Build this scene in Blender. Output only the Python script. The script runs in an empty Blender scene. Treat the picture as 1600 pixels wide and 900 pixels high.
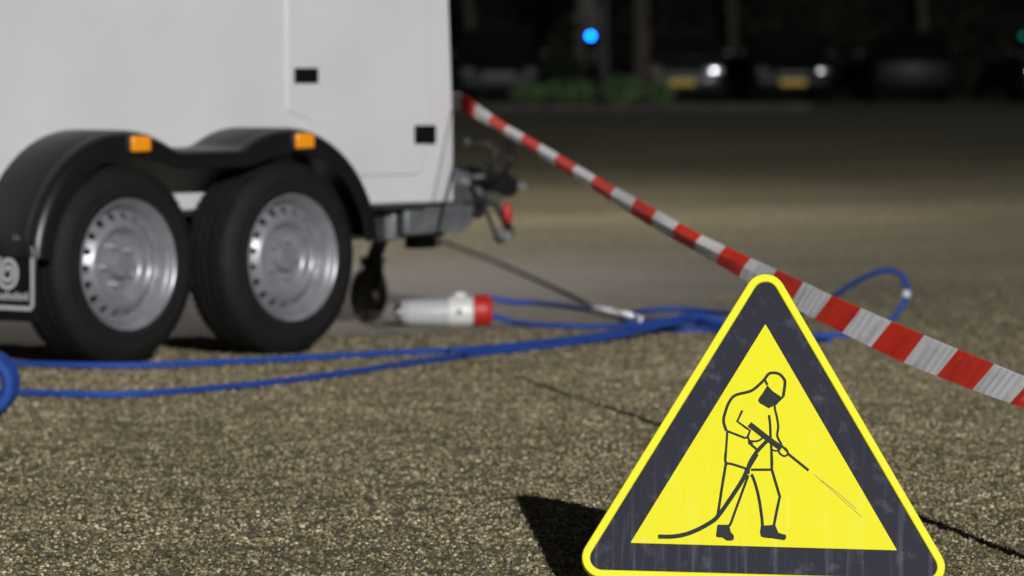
import bpy, bmesh, math, random
from mathutils import Vector, Matrix
random.seed(7)
R = math.radians
scene = bpy.context.scene
COL = scene.collection

# ------------------------------------------------------------------ camera
FPX = 8000.0                                  # focal length in photo pixels (1600 wide): a 180 mm telephoto
PITCH = math.atan((450 - 88) / FPX)
cam_d = bpy.data.cameras.new('camera')
cam_d.sensor_width = 36.0
cam_d.lens = FPX / 1600 * 36
cam_d.clip_start = 0.05
cam_d.clip_end = 2000
cam_d.dof.use_dof = True
cam_d.dof.focus_distance = 9.28
cam_d.dof.aperture_fstop = 6.7
cam_d.dof.aperture_blades = 0
cam = bpy.data.objects.new('camera', cam_d)
COL.objects.link(cam)
cam.location = (0, 0, 0.95)
cam.rotation_euler = (math.pi / 2 - PITCH, 0, 0)
scene.camera = cam

# ------------------------------------------------------------------ night sky, exposure
world = bpy.data.worlds.new('World')
scene.world = world
world.use_nodes = True
wn = world.node_tree
sky = wn.nodes.new('ShaderNodeTexSky')
sky.sky_type = 'NISHITA'
sky.sun_disc = False
sky.sun_elevation = R(17.3)
sky.sun_rotation = R(165.6)
hs = wn.nodes.new('ShaderNodeHueSaturation')
hs.inputs['Saturation'].default_value = 0.35
wn.links.new(sky.outputs[0], hs.inputs['Color'])
wn.links.new(hs.outputs[0], wn.nodes['Background'].inputs[0])
wn.nodes['Background'].inputs[1].default_value = 0.006
scene.view_settings.view_transform = 'Standard'
scene.view_settings.look = 'None'
scene.view_settings.exposure = 0
scene.view_settings.gamma = 1
LAMP_POS = Vector((14.73, -46.14, 18.4))      # flood light on its mast behind the camera, to the right
LAMP_POWER = 165000
STREET_POWER = 1700

# ------------------------------------------------------------------ helpers
def tag(o, label=None, cat=None, group=None, kind=None):
    if label: o['label'] = label
    if cat: o['category'] = cat
    if group: o['group'] = group
    if kind: o['kind'] = kind
    return o

def empty(name, loc=(0, 0, 0), rz=0.0):
    o = bpy.data.objects.new(name, None)
    o.empty_display_size = 0.1
    o.location = loc
    o.rotation_euler = (0, 0, rz)
    COL.objects.link(o)
    return o

def obj(name, bm, mat, parent=None, smooth=True, angle=35, bevel=0, segs=2):
    me = bpy.data.meshes.new(name)
    bmesh.ops.recalc_face_normals(bm, faces=bm.faces[:])
    bm.to_mesh(me)
    bm.free()
    for m in (mat if isinstance(mat, (list, tuple)) else [mat]):
        me.materials.append(m)
    if smooth:
        me.polygons.foreach_set('use_smooth', [True] * len(me.polygons))
        me.set_sharp_from_angle(angle=R(angle))
    o = bpy.data.objects.new(name, me)
    COL.objects.link(o)
    if parent: o.parent = parent
    if bevel:
        md = o.modifiers.new('bevel', 'BEVEL')
        md.width = bevel; md.segments = segs; md.limit_method = 'ANGLE'; md.angle_limit = R(30)
        md.harden_normals = False
    return o

def place(o, loc=(0, 0, 0), rot=(0, 0, 0)):
    o.location = loc; o.rotation_euler = rot
    return o

def copy_tree(o, parent=None):
    c = o.copy(); COL.objects.link(c); c.parent = parent
    for ch in list(o.children): copy_tree(ch, c)
    return c

def NB(): return bmesh.new()

def add_box(bm, c, s, M=None):
    r = bmesh.ops.create_cube(bm, size=1)
    mat = Matrix.Translation(c) @ Matrix.Diagonal((*s, 1))
    if M: mat = M @ mat
    bmesh.ops.transform(bm, matrix=mat, verts=r['verts'])
    return bm

def add_prism(bm, pts, y0, y1):
    """pts (x,z) polygon extruded along y"""
    a = [bm.verts.new((x, y0, z)) for x, z in pts]
    b = [bm.verts.new((x, y1, z)) for x, z in pts]
    bm.faces.new(a); bm.faces.new(b[::-1])
    n = len(pts)
    for i in range(n):
        bm.faces.new((a[i], b[i], b[(i + 1) % n], a[(i + 1) % n]))
    return bm

def add_ring_prism(bm, outer, inner, y0, y1):
    n = len(outer)
    A = [[bm.verts.new((x, y, z)) for x, z in P] for P in (outer, inner) for y in (y0, y1)]
    o0, o1, i0, i1 = A
    for k in range(n):
        j = (k + 1) % n
        bm.faces.new((o0[k], o0[j], i0[j], i0[k]))
        bm.faces.new((o1[j], o1[k], i1[k], i1[j]))
        bm.faces.new((o0[j], o0[k], o1[k], o1[j]))
        bm.faces.new((i0[k], i0[j], i1[j], i1[k]))
    return bm

def add_lathe(bm, prof, n=48, axis='y', origin=(0, 0, 0), close=True):
    """prof = [(radius, axial)]"""
    rings = []
    for r, a in prof:
        ring = []
        if r < 1e-6:
            p = {'y': (0, a, 0), 'x': (a, 0, 0), 'z': (0, 0, a)}[axis]
            ring = [bm.verts.new(Vector(p) + Vector(origin))]
        else:
            for k in range(n):
                t = 2 * math.pi * k / n
                c, s = r * math.cos(t), r * math.sin(t)
                p = {'y': (c, a, s), 'x': (a, c, s), 'z': (c, s, a)}[axis]
                ring.append(bm.verts.new(Vector(p) + Vector(origin)))
        rings.append(ring)
    for A, B in zip(rings, rings[1:]):
        for k in range(n):
            j = (k + 1) % n
            if len(A) == 1 and len(B) == 1: continue
            if len(A) == 1: bm.faces.new((A[0], B[k], B[j]))
            elif len(B) == 1: bm.faces.new((A[k], B[0], A[j]))
            else: bm.faces.new((A[k], B[k], B[j], A[j]))
    return bm

def spline(pts, sub=8):
    P = [Vector(p) for p in pts]
    out = []
    for i in range(len(P) - 1):
        p0 = P[i - 1] if i else P[0] * 2 - P[1]
        p1, p2 = P[i], P[i + 1]
        p3 = P[i + 2] if i + 2 < len(P) else P[-1] * 2 - P[-2]
        for k in range(sub):
            t = k / sub
            out.append(0.5 * ((2 * p1) + (-p0 + p2) * t + (2 * p0 - 5 * p1 + 4 * p2 - p3) * t * t + (-p0 + 3 * p1 - 3 * p2 + p3) * t ** 3))
    out.append(P[-1])
    return out

def add_tube(bm, pts, rad, n=10, cap=True):
    P = [Vector(p) for p in pts]
    rr = rad if isinstance(rad, (list, tuple)) else [rad] * len(P)
    rings = []
    ref = Vector((0, 0, 1))
    for i, p in enumerate(P):
        d = (P[min(i + 1, len(P) - 1)] - P[max(i - 1, 0)]).normalized()
        if abs(d.dot(ref)) > 0.95: ref = Vector((1, 0, 0)) if abs(d.x) < 0.9 else Vector((0, 1, 0))
        a = d.cross(ref).normalized(); b = a.cross(d).normalized()
        ref = b
        rings.append([bm.verts.new(p + (a * math.cos(2 * math.pi * k / n) + b * math.sin(2 * math.pi * k / n)) * rr[i]) for k in range(n)])
    for A, B in zip(rings, rings[1:]):
        for k in range(n):
            bm.faces.new((A[k], A[(k + 1) % n], B[(k + 1) % n], B[k]))
    if cap:
        bm.faces.new(rings[0][::-1]); bm.faces.new(rings[-1])
    return bm

# ------------------------------------------------------------------ materials
def mat(name, col=(0.5, 0.5, 0.5), rough=0.5, metal=0.0, spec=0.5, coat=0.0, bump=None, var=None, emit=None, trans=0.0):
    m = bpy.data.materials.new(name); m.use_nodes = True
    nt = m.node_tree; b = nt.nodes['Principled BSDF']
    b.inputs['Base Color'].default_value = (*col, 1)
    b.inputs['Roughness'].default_value = rough
    b.inputs['Metallic'].default_value = metal
    b.inputs['Specular IOR Level'].default_value = spec
    b.inputs['Coat Weight'].default_value = coat
    b.inputs['Transmission Weight'].default_value = trans
    tc = nt.nodes.new('ShaderNodeTexCoord')
    if var:                                       # (scale, second colour, contrast low, high)
        sc, c2, lo, hi = var
        nz = nt.nodes.new('ShaderNodeTexNoise'); nz.inputs['Scale'].default_value = sc
        nz.inputs['Detail'].default_value = 8
        nt.links.new(tc.outputs['Object'], nz.inputs['Vector'])
        cr = nt.nodes.new('ShaderNodeValToRGB')
        cr.color_ramp.elements[0].position = lo; cr.color_ramp.elements[0].color = (*c2, 1)
        cr.color_ramp.elements[1].position = hi; cr.color_ramp.elements[1].color = (*col, 1)
        nt.links.new(nz.outputs['Fac'], cr.inputs['Fac'])
        nt.links.new(cr.outputs['Color'], b.inputs['Base Color'])
    if bump:
        sc, st = bump
        nz = nt.nodes.new('ShaderNodeTexNoise'); nz.inputs['Scale'].default_value = sc
        nz.inputs['Detail'].default_value = 4
        nt.links.new(tc.outputs['Object'], nz.inputs['Vector'])
        bp = nt.nodes.new('ShaderNodeBump'); bp.inputs['Strength'].default_value = st
        bp.inputs['Distance'].default_value = 0.004
        nt.links.new(nz.outputs['Fac'], bp.inputs['Height'])
        nt.links.new(bp.outputs[0], b.inputs['Normal'])
    if emit:
        b.inputs['Emission Color'].default_value = (*emit[0], 1)
        b.inputs['Emission Strength'].default_value = emit[1]
    return m

def N(nt, kind, **kw):
    n = nt.nodes.new(kind)
    for k, v in kw.items():
        if k in n.inputs: n.inputs[k].default_value = v
        else: setattr(n, k, v)
    return n

M = {}
M['paint'] = mat('trailer_white_paint', (0.71, 0.713, 0.73), 0.45, coat=0.1, var=(2.5, (0.66, 0.662, 0.675), 0.3, 0.6), bump=(3, 0.03))
M['fender'] = mat('black_fender_plastic', (0.0095, 0.0095, 0.0105), 0.33, spec=0.4, bump=(160, 0.05))
M['rubber'] = mat('tyre_rubber', (0.0085, 0.0085, 0.0092), 0.7, spec=0.25, var=(14, (0.013, 0.0125, 0.012), 0.35, 0.65), bump=(60, 0.25))
M['rim'] = mat('silver_wheel_paint', (0.32, 0.32, 0.35), 0.33, metal=0.35, var=(20, (0.25, 0.25, 0.27), 0.3, 0.6))
M['galv'] = mat('galvanised_steel', (0.30, 0.32, 0.34), 0.5, metal=0.6, var=(18, (0.20, 0.21, 0.23), 0.35, 0.65))
M['chassis'] = mat('dark_chassis_steel', (0.06, 0.058, 0.052), 0.55, metal=0.3, var=(12, (0.035, 0.032, 0.028), 0.35, 0.6))
M['mattblack'] = mat('matt_black', (0.006, 0.006, 0.006), 0.8, spec=0.1)
M['black'] = mat('black_plastic', (0.012, 0.012, 0.012), 0.42)
M['boltsteel'] = mat('zinc_bolt', (0.40, 0.40, 0.42), 0.45, metal=0.5)
M['chrome'] = mat('polished_steel', (0.78, 0.78, 0.8), 0.14, metal=1.0)
M['amber'] = mat('amber_lens', (0.85, 0.30, 0.01), 0.25, emit=((1.0, 0.36, 0.01), 0.12), bump=(0.0, 0.0))
M['redplastic'] = mat('red_plastic', (0.50, 0.020, 0.014), 0.45)
M['lime'] = mat('pale_green_plastic', (0.09, 0.09, 0.075), 0.4)
M['white'] = mat('white_print', (0.62, 0.62, 0.64), 0.6)
M['hose'] = mat('blue_hose_rubber', (0.025, 0.080, 0.37), 0.6, spec=0.2, var=(9, (0.022, 0.065, 0.30), 0.35, 0.6))
M['clear'] = mat('milky_plastic', (0.50, 0.51, 0.52), 0.3)
M['whiteplastic'] = mat('white_plastic', (0.72, 0.72, 0.71), 0.35)

# sign print materials: streaks and scuffs are dirt on the plate, on the yellow also painted sheen
def sign_mat(name, base, dirt_sheen, amount, rough, specks):
    m = bpy.data.materials.new(name); m.use_nodes = True
    nt = m.node_tree; L = nt.links; b = nt.nodes['Principled BSDF']
    tc = N(nt, 'ShaderNodeTexCoord')
    mp = N(nt, 'ShaderNodeMapping'); mp.inputs['Scale'].default_value = (75, 1, 4.5)
    L.new(tc.outputs['Object'], mp.inputs['Vector'])
    st = N(nt, 'ShaderNodeTexNoise', Scale=1.0, Detail=5.0); L.new(mp.outputs[0], st.inputs['Vector'])
    r1 = N(nt, 'ShaderNodeValToRGB')
    r1.color_ramp.elements[0].position = 0.52; r1.color_ramp.elements[1].position = 0.80
    L.new(st.outputs['Fac'], r1.inputs['Fac'])
    low = N(nt, 'ShaderNodeSeparateXYZ'); L.new(tc.outputs['Object'], low.inputs[0])
    mr = N(nt, 'ShaderNodeMapRange'); mr.inputs['From Min'].default_value = 0.36; mr.inputs['From Max'].default_value = 0.0
    mr.inputs['To Min'].default_value = 0.0; mr.inputs['To Max'].default_value = 1.0
    L.new(low.outputs['Z'], mr.inputs['Value'])
    ml = N(nt, 'ShaderNodeMath', operation='MULTIPLY'); L.new(r1.outputs['Color'], ml.inputs[0]); L.new(mr.outputs[0], ml.inputs[1])
    cl = N(nt, 'ShaderNodeTexNoise', Scale=26.0, Detail=6.0, Roughness=0.65); L.new(tc.outputs['Object'], cl.inputs['Vector'])
    r2 = N(nt, 'ShaderNodeValToRGB')
    r2.color_ramp.elements[0].position = 0.55; r2.color_ramp.elements[1].position = 0.80
    L.new(cl.outputs['Fac'], r2.inputs['Fac'])
    sp = N(nt, 'ShaderNodeTexVoronoi', Scale=140.0); L.new(tc.outputs['Object'], sp.inputs['Vector'])
    r3 = N(nt, 'ShaderNodeValToRGB')
    r3.color_ramp.elements[0].position = 0.04; r3.color_ramp.elements[0].color = (1, 1, 1, 1)
    r3.color_ramp.elements[1].position = 0.10; r3.color_ramp.elements[1].color = (0, 0, 0, 1)
    L.new(sp.outputs['Distance'], r3.inputs['Fac'])
    sm = N(nt, 'ShaderNodeMath', operation='MULTIPLY'); L.new(r3.outputs['Color'], sm.inputs[0]); sm.inputs[1].default_value = specks
    ad = N(nt, 'ShaderNodeMath', operation='ADD'); L.new(ml.outputs[0], ad.inputs[0]); L.new(r2.outputs['Color'], ad.inputs[1])
    ad2 = N(nt, 'ShaderNodeMath', operation='MULTIPLY_ADD'); L.new(ad.outputs[0], ad2.inputs[0]); ad2.inputs[1].default_value = amount
    L.new(sm.outputs[0], ad2.inputs[2]); ad2.use_clamp = True
    mx = N(nt, 'ShaderNodeMix', data_type='RGBA')
    mx.inputs['A'].default_value = (*base, 1); mx.inputs['B'].default_value = (*dirt_sheen, 1)
    L.new(ad2.outputs[0], mx.inputs['Factor']); L.new(mx.outputs['Result'], b.inputs['Base Color'])
    b.inputs['Roughness'].default_value = rough
    b.inputs['Specular IOR Level'].default_value = 0.16
    bn = N(nt, 'ShaderNodeTexNoise', Scale=420.0, Detail=3.0); L.new(tc.outputs['Object'], bn.inputs['Vector'])
    bp = N(nt, 'ShaderNodeBump', Strength=0.12, Distance=0.001); L.new(bn.outputs['Fac'], bp.inputs['Height'])
    L.new(bp.outputs[0], b.inputs['Normal'])
    return m
M['syellow'] = sign_mat('sign_yellow_film', (0.79, 0.735, 0.003), (0.82, 0.78, 0.085), 0.6, 0.5, 0.0)
M['srim'] = mat('sign_yellow_rim', (0.80, 0.78, 0.002), 0.45, spec=0.25)
M['sblack'] = sign_mat('sign_black_film', (0.012, 0.013, 0.024), (0.22, 0.22, 0.31), 0.34, 0.55, 0.25)
M['sprint'] = mat('sign_print_black', (0.016, 0.022, 0.020), 0.55, spec=0.15)
M['sthin'] = mat('sign_print_thin', (0.34, 0.30, 0.02), 0.5)

def ground_mat():
    m = bpy.data.materials.new('exposed_aggregate_asphalt'); m.use_nodes = True
    nt = m.node_tree; L = nt.links; b = nt.nodes['Principled BSDF']
    tc = N(nt, 'ShaderNodeTexCoord'); P = tc.outputs['Object']
    warp = N(nt, 'ShaderNodeTexNoise', Scale=60.0, Detail=2.0); L.new(P, warp.inputs['Vector'])
    va = N(nt, 'ShaderNodeVectorMath', operation='MULTIPLY_ADD'); L.new(warp.outputs['Color'], va.inputs[0])
    va.inputs[1].default_value = (0.006, 0.006, 0.0); L.new(P, va.inputs[2])
    v1 = N(nt, 'ShaderNodeTexVoronoi', Scale=92.0); L.new(va.outputs[0], v1.inputs['Vector'])
    v2 = N(nt, 'ShaderNodeTexVoronoi', Scale=46.0); L.new(va.outputs[0], v2.inputs['Vector'])
    sep = N(nt, 'ShaderNodeSeparateColor'); L.new(v1.outputs['Color'], sep.inputs[0])
    cr = N(nt, 'ShaderNodeValToRGB'); e = cr.color_ramp
    e.interpolation = 'LINEAR'
    stops = [(0.0, (0.108, 0.094, 0.059)), (0.28, (0.270, 0.231, 0.146)), (0.55, (0.451, 0.394, 0.260)), (0.78, (0.632, 0.570, 0.389)),
             (0.90, (0.651, 0.542, 0.243)), (1.0, (0.723, 0.723, 0.649))]
    e.elements[0].position, e.elements[0].color = stops[0][0], (*stops[0][1], 1)
    e.elements[1].position, e.elements[1].color = stops[-1][0], (*stops[-1][1], 1)
    for p, c in stops[1:-1]:
        x = e.elements.new(p); x.color = (*c, 1)
    L.new(sep.outputs[0], cr.inputs['Fac'])
    gap = N(nt, 'ShaderNodeValToRGB')                      # dark binder between the stones
    gap.color_ramp.elements[0].position = 0.35; gap.color_ramp.elements[0].color = (1, 1, 1, 1)
    gap.color_ramp.elements[1].position = 0.85; gap.color_ramp.elements[1].color = (0.34, 0.32, 0.29, 1)
    L.new(v1.outputs['Distance'], gap.inputs['Fac'])
    m1 = N(nt, 'ShaderNodeMix', data_type='RGBA', blend_type='MULTIPLY'); m1.inputs['Factor'].default_value = 1
    L.new(cr.outputs[0], m1.inputs['A']); L.new(gap.outputs[0], m1.inputs['B'])
    n1 = N(nt, 'ShaderNodeTexNoise', Scale=16.0, Detail=5.0, Roughness=0.6); L.new(P, n1.inputs['Vector'])
    c1 = N(nt, 'ShaderNodeValToRGB'); c1.color_ramp.elements[0].position = 0.30; c1.color_ramp.elements[0].color = (0.42, 0.41, 0.37, 1)
    c1.color_ramp.elements[1].position = 0.62; c1.color_ramp.elements[1].color = (1.08, 1.07, 1.04, 1)
    L.new(n1.outputs['Fac'], c1.inputs['Fac'])
    m2 = N(nt, 'ShaderNodeMix', data_type='RGBA', blend_type='MULTIPLY'); m2.inputs['Factor'].default_value = 1
    L.new(m1.outputs['Result'], m2.inputs['A']); L.new(c1.outputs[0], m2.inputs['B'])
    n2 = N(nt, 'ShaderNodeTexNoise', Scale=0.26, Detail=6.0, Roughness=0.6); L.new(P, n2.inputs['Vector'])
    c2 = N(nt, 'ShaderNodeValToRGB'); c2.color_ramp.elements[0].position = 0.33; c2.color_ramp.elements[0].color = (0.50, 0.53, 0.45, 1)
    c2.color_ramp.elements[1].position = 0.66; c2.color_ramp.elements[1].color = (1.06, 1.03, 1.0, 1)
    L.new(n2.outputs['Fac'], c2.inputs['Fac'])
    m3 = N(nt, 'ShaderNodeMix', data_type='RGBA', blend_type='MULTIPLY'); m3.inputs['Factor'].default_value = 1
    L.new(m2.outputs['Result'], m3.inputs['A']); L.new(c2.outputs[0], m3.inputs['B'])
    # pale, dry patches of bare concrete: round the parked trailer, brightened to paint in lamp light, and a small one nearer the sign
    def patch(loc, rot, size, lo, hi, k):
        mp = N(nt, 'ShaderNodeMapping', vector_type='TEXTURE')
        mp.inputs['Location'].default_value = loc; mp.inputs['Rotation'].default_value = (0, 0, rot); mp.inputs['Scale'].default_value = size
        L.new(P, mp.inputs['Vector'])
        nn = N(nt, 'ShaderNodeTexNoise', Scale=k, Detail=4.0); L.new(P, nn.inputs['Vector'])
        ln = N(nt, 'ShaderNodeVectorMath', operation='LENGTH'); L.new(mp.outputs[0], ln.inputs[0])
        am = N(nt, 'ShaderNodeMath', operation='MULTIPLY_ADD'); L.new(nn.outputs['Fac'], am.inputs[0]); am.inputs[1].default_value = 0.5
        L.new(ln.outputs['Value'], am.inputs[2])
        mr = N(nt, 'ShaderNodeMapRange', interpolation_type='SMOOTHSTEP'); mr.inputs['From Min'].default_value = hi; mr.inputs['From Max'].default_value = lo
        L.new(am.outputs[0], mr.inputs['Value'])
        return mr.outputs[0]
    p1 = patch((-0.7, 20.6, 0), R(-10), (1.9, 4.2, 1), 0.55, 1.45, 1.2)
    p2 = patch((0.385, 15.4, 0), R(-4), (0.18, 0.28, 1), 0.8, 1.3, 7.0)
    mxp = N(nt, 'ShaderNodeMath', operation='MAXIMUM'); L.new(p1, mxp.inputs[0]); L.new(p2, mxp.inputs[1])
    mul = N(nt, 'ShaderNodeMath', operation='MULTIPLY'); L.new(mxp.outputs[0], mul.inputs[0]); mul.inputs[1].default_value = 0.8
    dry_lit = N(nt, 'ShaderNodeMix', data_type='RGBA', blend_type='MIX')
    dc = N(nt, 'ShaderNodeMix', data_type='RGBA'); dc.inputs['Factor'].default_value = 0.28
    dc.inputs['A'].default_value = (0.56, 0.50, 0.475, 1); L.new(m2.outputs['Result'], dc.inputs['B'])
    L.new(mul.outputs[0], dry_lit.inputs['Factor']); L.new(m3.outputs['Result'], dry_lit.inputs['A']); L.new(dc.outputs['Result'], dry_lit.inputs['B'])
    L.new(dry_lit.outputs['Result'], b.inputs['Base Color'])
    b.inputs['Roughness'].default_value = 0.82
    # relief of the stones
    inv = N(nt, 'ShaderNodeMath', operation='MULTIPLY_ADD'); L.new(v1.outputs['Distance'], inv.inputs[0]); inv.inputs[1].default_value = -1.0; inv.inputs[2].default_value = 1.0
    inv2 = N(nt, 'ShaderNodeMath', operation='MULTIPLY_ADD'); L.new(v2.outputs['Distance'], inv2.inputs[0]); inv2.inputs[1].default_value = -0.7; L.new(inv.outputs[0], inv2.inputs[2])
    inv3 = N(nt, 'ShaderNodeMath', operation='MULTIPLY_ADD'); L.new(sep.outputs[1], inv3.inputs[0]); inv3.inputs[1].default_value = 0.5; L.new(inv2.outputs[0], inv3.inputs[2])
    bp = N(nt, 'ShaderNodeBump', Strength=1.0, Distance=0.0035); L.new(inv3.outputs[0], bp.inputs['Height'])
    L.new(bp.outputs[0], b.inputs['Normal'])
    return m
M['ground'] = ground_mat()
M['kerb'] = mat('kerb_concrete', (0.10, 0.095, 0.085), 0.9, var=(6, (0.06, 0.058, 0.05), 0.35, 0.65))
M['soil'] = mat('verge_soil', (0.05, 0.045, 0.03), 0.95, var=(3, (0.03, 0.04, 0.018), 0.4, 0.6))
M['leaf'] = mat('hedge_leaf', (0.018, 0.026, 0.014), 0.7, spec=0.1, var=(0.7, (0.008, 0.011, 0.007), 0.35, 0.65))
M['leafpale'] = mat('shrub_leaf', (0.19, 0.30, 0.12), 0.5, var=(3.0, (0.07, 0.14, 0.045), 0.35, 0.65))
M['bark'] = mat('tree_bark', (0.09, 0.072, 0.048), 0.9, var=(5, (0.045, 0.037, 0.027), 0.35, 0.65), bump=(12, 0.6))

# ------------------------------------------------------------------ setting: ground, kerb, verge
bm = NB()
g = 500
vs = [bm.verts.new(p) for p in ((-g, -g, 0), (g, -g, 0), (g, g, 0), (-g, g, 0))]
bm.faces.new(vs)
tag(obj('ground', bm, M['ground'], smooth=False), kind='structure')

bm = NB(); add_box(bm, (-9.0, 94.0, 0.05), (26.0, 9.6, 0.10))
tag(obj('grass_verge', bm, M['soil'], smooth=False), kind='structure')
kerb = None
for i in range(27):
    x = -21.8 + i * 1.0
    if x < -6: continue
    if kerb is None:
        bm = NB(); add_box(bm, (0, 0, 0.06), (0.985, 0.14, 0.15))
        kerb = obj('kerb_stone', bm, M['kerb'], bevel=0.015)
        o = kerb
    else:
        o = kerb.copy(); COL.objects.link(o)
    o.location = (x + 0.5, 89.1, 0.0)
kerbs = [o for o in bpy.data.objects if o.name.startswith('kerb_stone')]
kp = empty('kerb', (0, 89.1, 0)); tag(kp, kind='structure')
for o in kerbs:
    o.location = (o.location.x, 0, 0); o.parent = kp

# loose chippings standing proud of the worn surface, nearest the camera
def gravel():
    me = bpy.data.meshes.new('gravel')
    me.from_pydata([(-1.6, 8.0, 0), (1.9, 8.0, 0), (3.4, 24.0, 0), (1.5, 24.0, 0), (0.55, 18.6, 0), (-0.25, 17.4, 0), (-1.1, 17.2, 0), (-2.6, 15.6, 0)], [], [(0, 1, 2, 3, 4, 5, 6, 7)])
    o = bpy.data.objects.new('gravel', me); COL.objects.link(o)
    m = bpy.data.materials.new('stone_chippings'); m.use_nodes = True
    nt = m.node_tree; L = nt.links; bs = nt.nodes['Principled BSDF']; bs.inputs['Roughness'].default_value = 0.7
    oi = N(nt, 'ShaderNodeObjectInfo'); cr = N(nt, 'ShaderNodeValToRGB'); e = cr.color_ramp; e.interpolation = 'CONSTANT'
    cols = [(0.0, (0.094, 0.077, 0.046)), (0.15, (0.143, 0.120, 0.074)), (0.34, (0.264, 0.220, 0.141)), (0.56, (0.374, 0.318, 0.211)), (0.74, (0.363, 0.281, 0.128)), (0.82, (0.297, 0.223, 0.142)), (0.88, (0.550, 0.477, 0.337)), (0.95, (0.704, 0.631, 0.465))]
    e.elements[0].position, e.elements[0].color = cols[0][0], (*cols[0][1], 1)
    e.elements[1].position, e.elements[1].color = cols[-1][0], (*cols[-1][1], 1)
    for p, c in cols[1:-1]: e.elements.new(p).color = (*c, 1)
    L.new(oi.outputs['Random'], cr.inputs['Fac'])
    # damp and mossy patches: the chippings themselves are darker there
    src = cr.outputs[0]
    for sc_, lo_, hi_, dark in ((7.0, 0.36, 0.60, (0.52, 0.53, 0.47)), (0.9, 0.36, 0.62, (0.78, 0.79, 0.73))):
        pn = N(nt, 'ShaderNodeTexNoise', Scale=sc_, Detail=5.0, Roughness=0.6); L.new(oi.outputs['Location'], pn.inputs['Vector'])
        pr = N(nt, 'ShaderNodeValToRGB'); pr.color_ramp.elements[0].position = lo_; pr.color_ramp.elements[0].color = (*dark, 1)
        pr.color_ramp.elements[1].position = hi_; pr.color_ramp.elements[1].color = (1.04, 1.02, 1.0, 1); L.new(pn.outputs['Fac'], pr.inputs['Fac'])
        pm = N(nt, 'ShaderNodeMix', data_type='RGBA', blend_type='MULTIPLY'); pm.inputs['Factor'].default_value = 1
        L.new(src, pm.inputs['A']); L.new(pr.outputs[0], pm.inputs['B']); src = pm.outputs['Result']
    L.new(src, bs.inputs['Base Color'])
    ng = bpy.data.node_groups.new('scatter', 'GeometryNodeTree')
    ng.interface.new_socket('Geometry', in_out='INPUT', socket_type='NodeSocketGeometry')
    ng.interface.new_socket('Geometry', in_out='OUTPUT', socket_type='NodeSocketGeometry')
    gi, go = ng.nodes.new('NodeGroupInput'), ng.nodes.new('NodeGroupOutput'); K = ng.links
    dp = ng.nodes.new('GeometryNodeDistributePointsOnFaces'); K.new(gi.outputs[0], dp.inputs['Mesh'])
    ps = ng.nodes.new('GeometryNodeInputPosition')
    nz = ng.nodes.new('ShaderNodeTexNoise'); nz.inputs['Scale'].default_value = 19; nz.inputs['Detail'].default_value = 3; K.new(ps.outputs[0], nz.inputs['Vector'])
    # the density map is read per point: keep a point where the noise is high enough
    rv = ng.nodes.new('FunctionNodeRandomValue'); rv.data_type = 'FLOAT'; rv.inputs[2].default_value = 0.30; rv.inputs[3].default_value = 0.60
    cmp_ = ng.nodes.new('FunctionNodeCompare'); cmp_.data_type = 'FLOAT'; cmp_.operation = 'GREATER_THAN'
    sx = ng.nodes.new('ShaderNodeSeparateXYZ'); K.new(ps.outputs[0], sx.inputs[0])
    fade = ng.nodes.new('ShaderNodeMapRange'); fade.inputs['From Min'].default_value = 15.0; fade.inputs['From Max'].default_value = 23.5
    fade.inputs['To Min'].default_value = 0.0; fade.inputs['To Max'].default_value = 0.36; K.new(sx.outputs[1], fade.inputs['Value'])
    thr = ng.nodes.new('ShaderNodeMath'); thr.operation = 'ADD'; K.new(rv.outputs[1], thr.inputs[0]); K.new(fade.outputs[0], thr.inputs[1])
    K.new(nz.outputs['Fac'], cmp_.inputs[0]); K.new(thr.outputs[0], cmp_.inputs[1])
    dp.inputs['Density'].default_value = GRAVEL_DENSITY
    ic = ng.nodes.new('GeometryNodeMeshIcoSphere'); ic.inputs['Radius'].default_value = 1.0; ic.inputs['Subdivisions'].default_value = 1
    smt = ng.nodes.new('GeometryNodeSetMaterial'); smt.inputs['Material'].default_value = m; K.new(ic.outputs[0], smt.inputs['Geometry'])
    ip = ng.nodes.new('GeometryNodeInstanceOnPoints'); K.new(dp.outputs['Points'], ip.inputs['Points']); K.new(smt.outputs[0], ip.inputs['Instance'])
    K.new(cmp_.outputs[0], ip.inputs['Selection'])
    rr = ng.nodes.new('FunctionNodeRandomValue'); rr.data_type = 'FLOAT_VECTOR'; rr.inputs[0].default_value = (0, 0, 0); rr.inputs[1].default_value = (6.28, 6.28, 6.28)
    K.new(rr.outputs[0], ip.inputs['Rotation'])
    rs = ng.nodes.new('FunctionNodeRandomValue'); rs.data_type = 'FLOAT_VECTOR'; rs.inputs[0].default_value = (0.0026, 0.0026, 0.0022); rs.inputs[1].default_value = (0.0072, 0.0066, 0.0054); rs.inputs['Seed'].default_value = 4
    K.new(rs.outputs[0], ip.inputs['Scale'])
    K.new(ip.outputs[0], go.inputs[0])
    md = o.modifiers.new('scatter', 'NODES'); md.node_group = ng
    me.materials.append(m)
    tag(o, 'fine brown and grey stone chippings covering the ground', 'gravel', kind='stuff')
GRAVEL_DENSITY = 6800
gravel()

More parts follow.
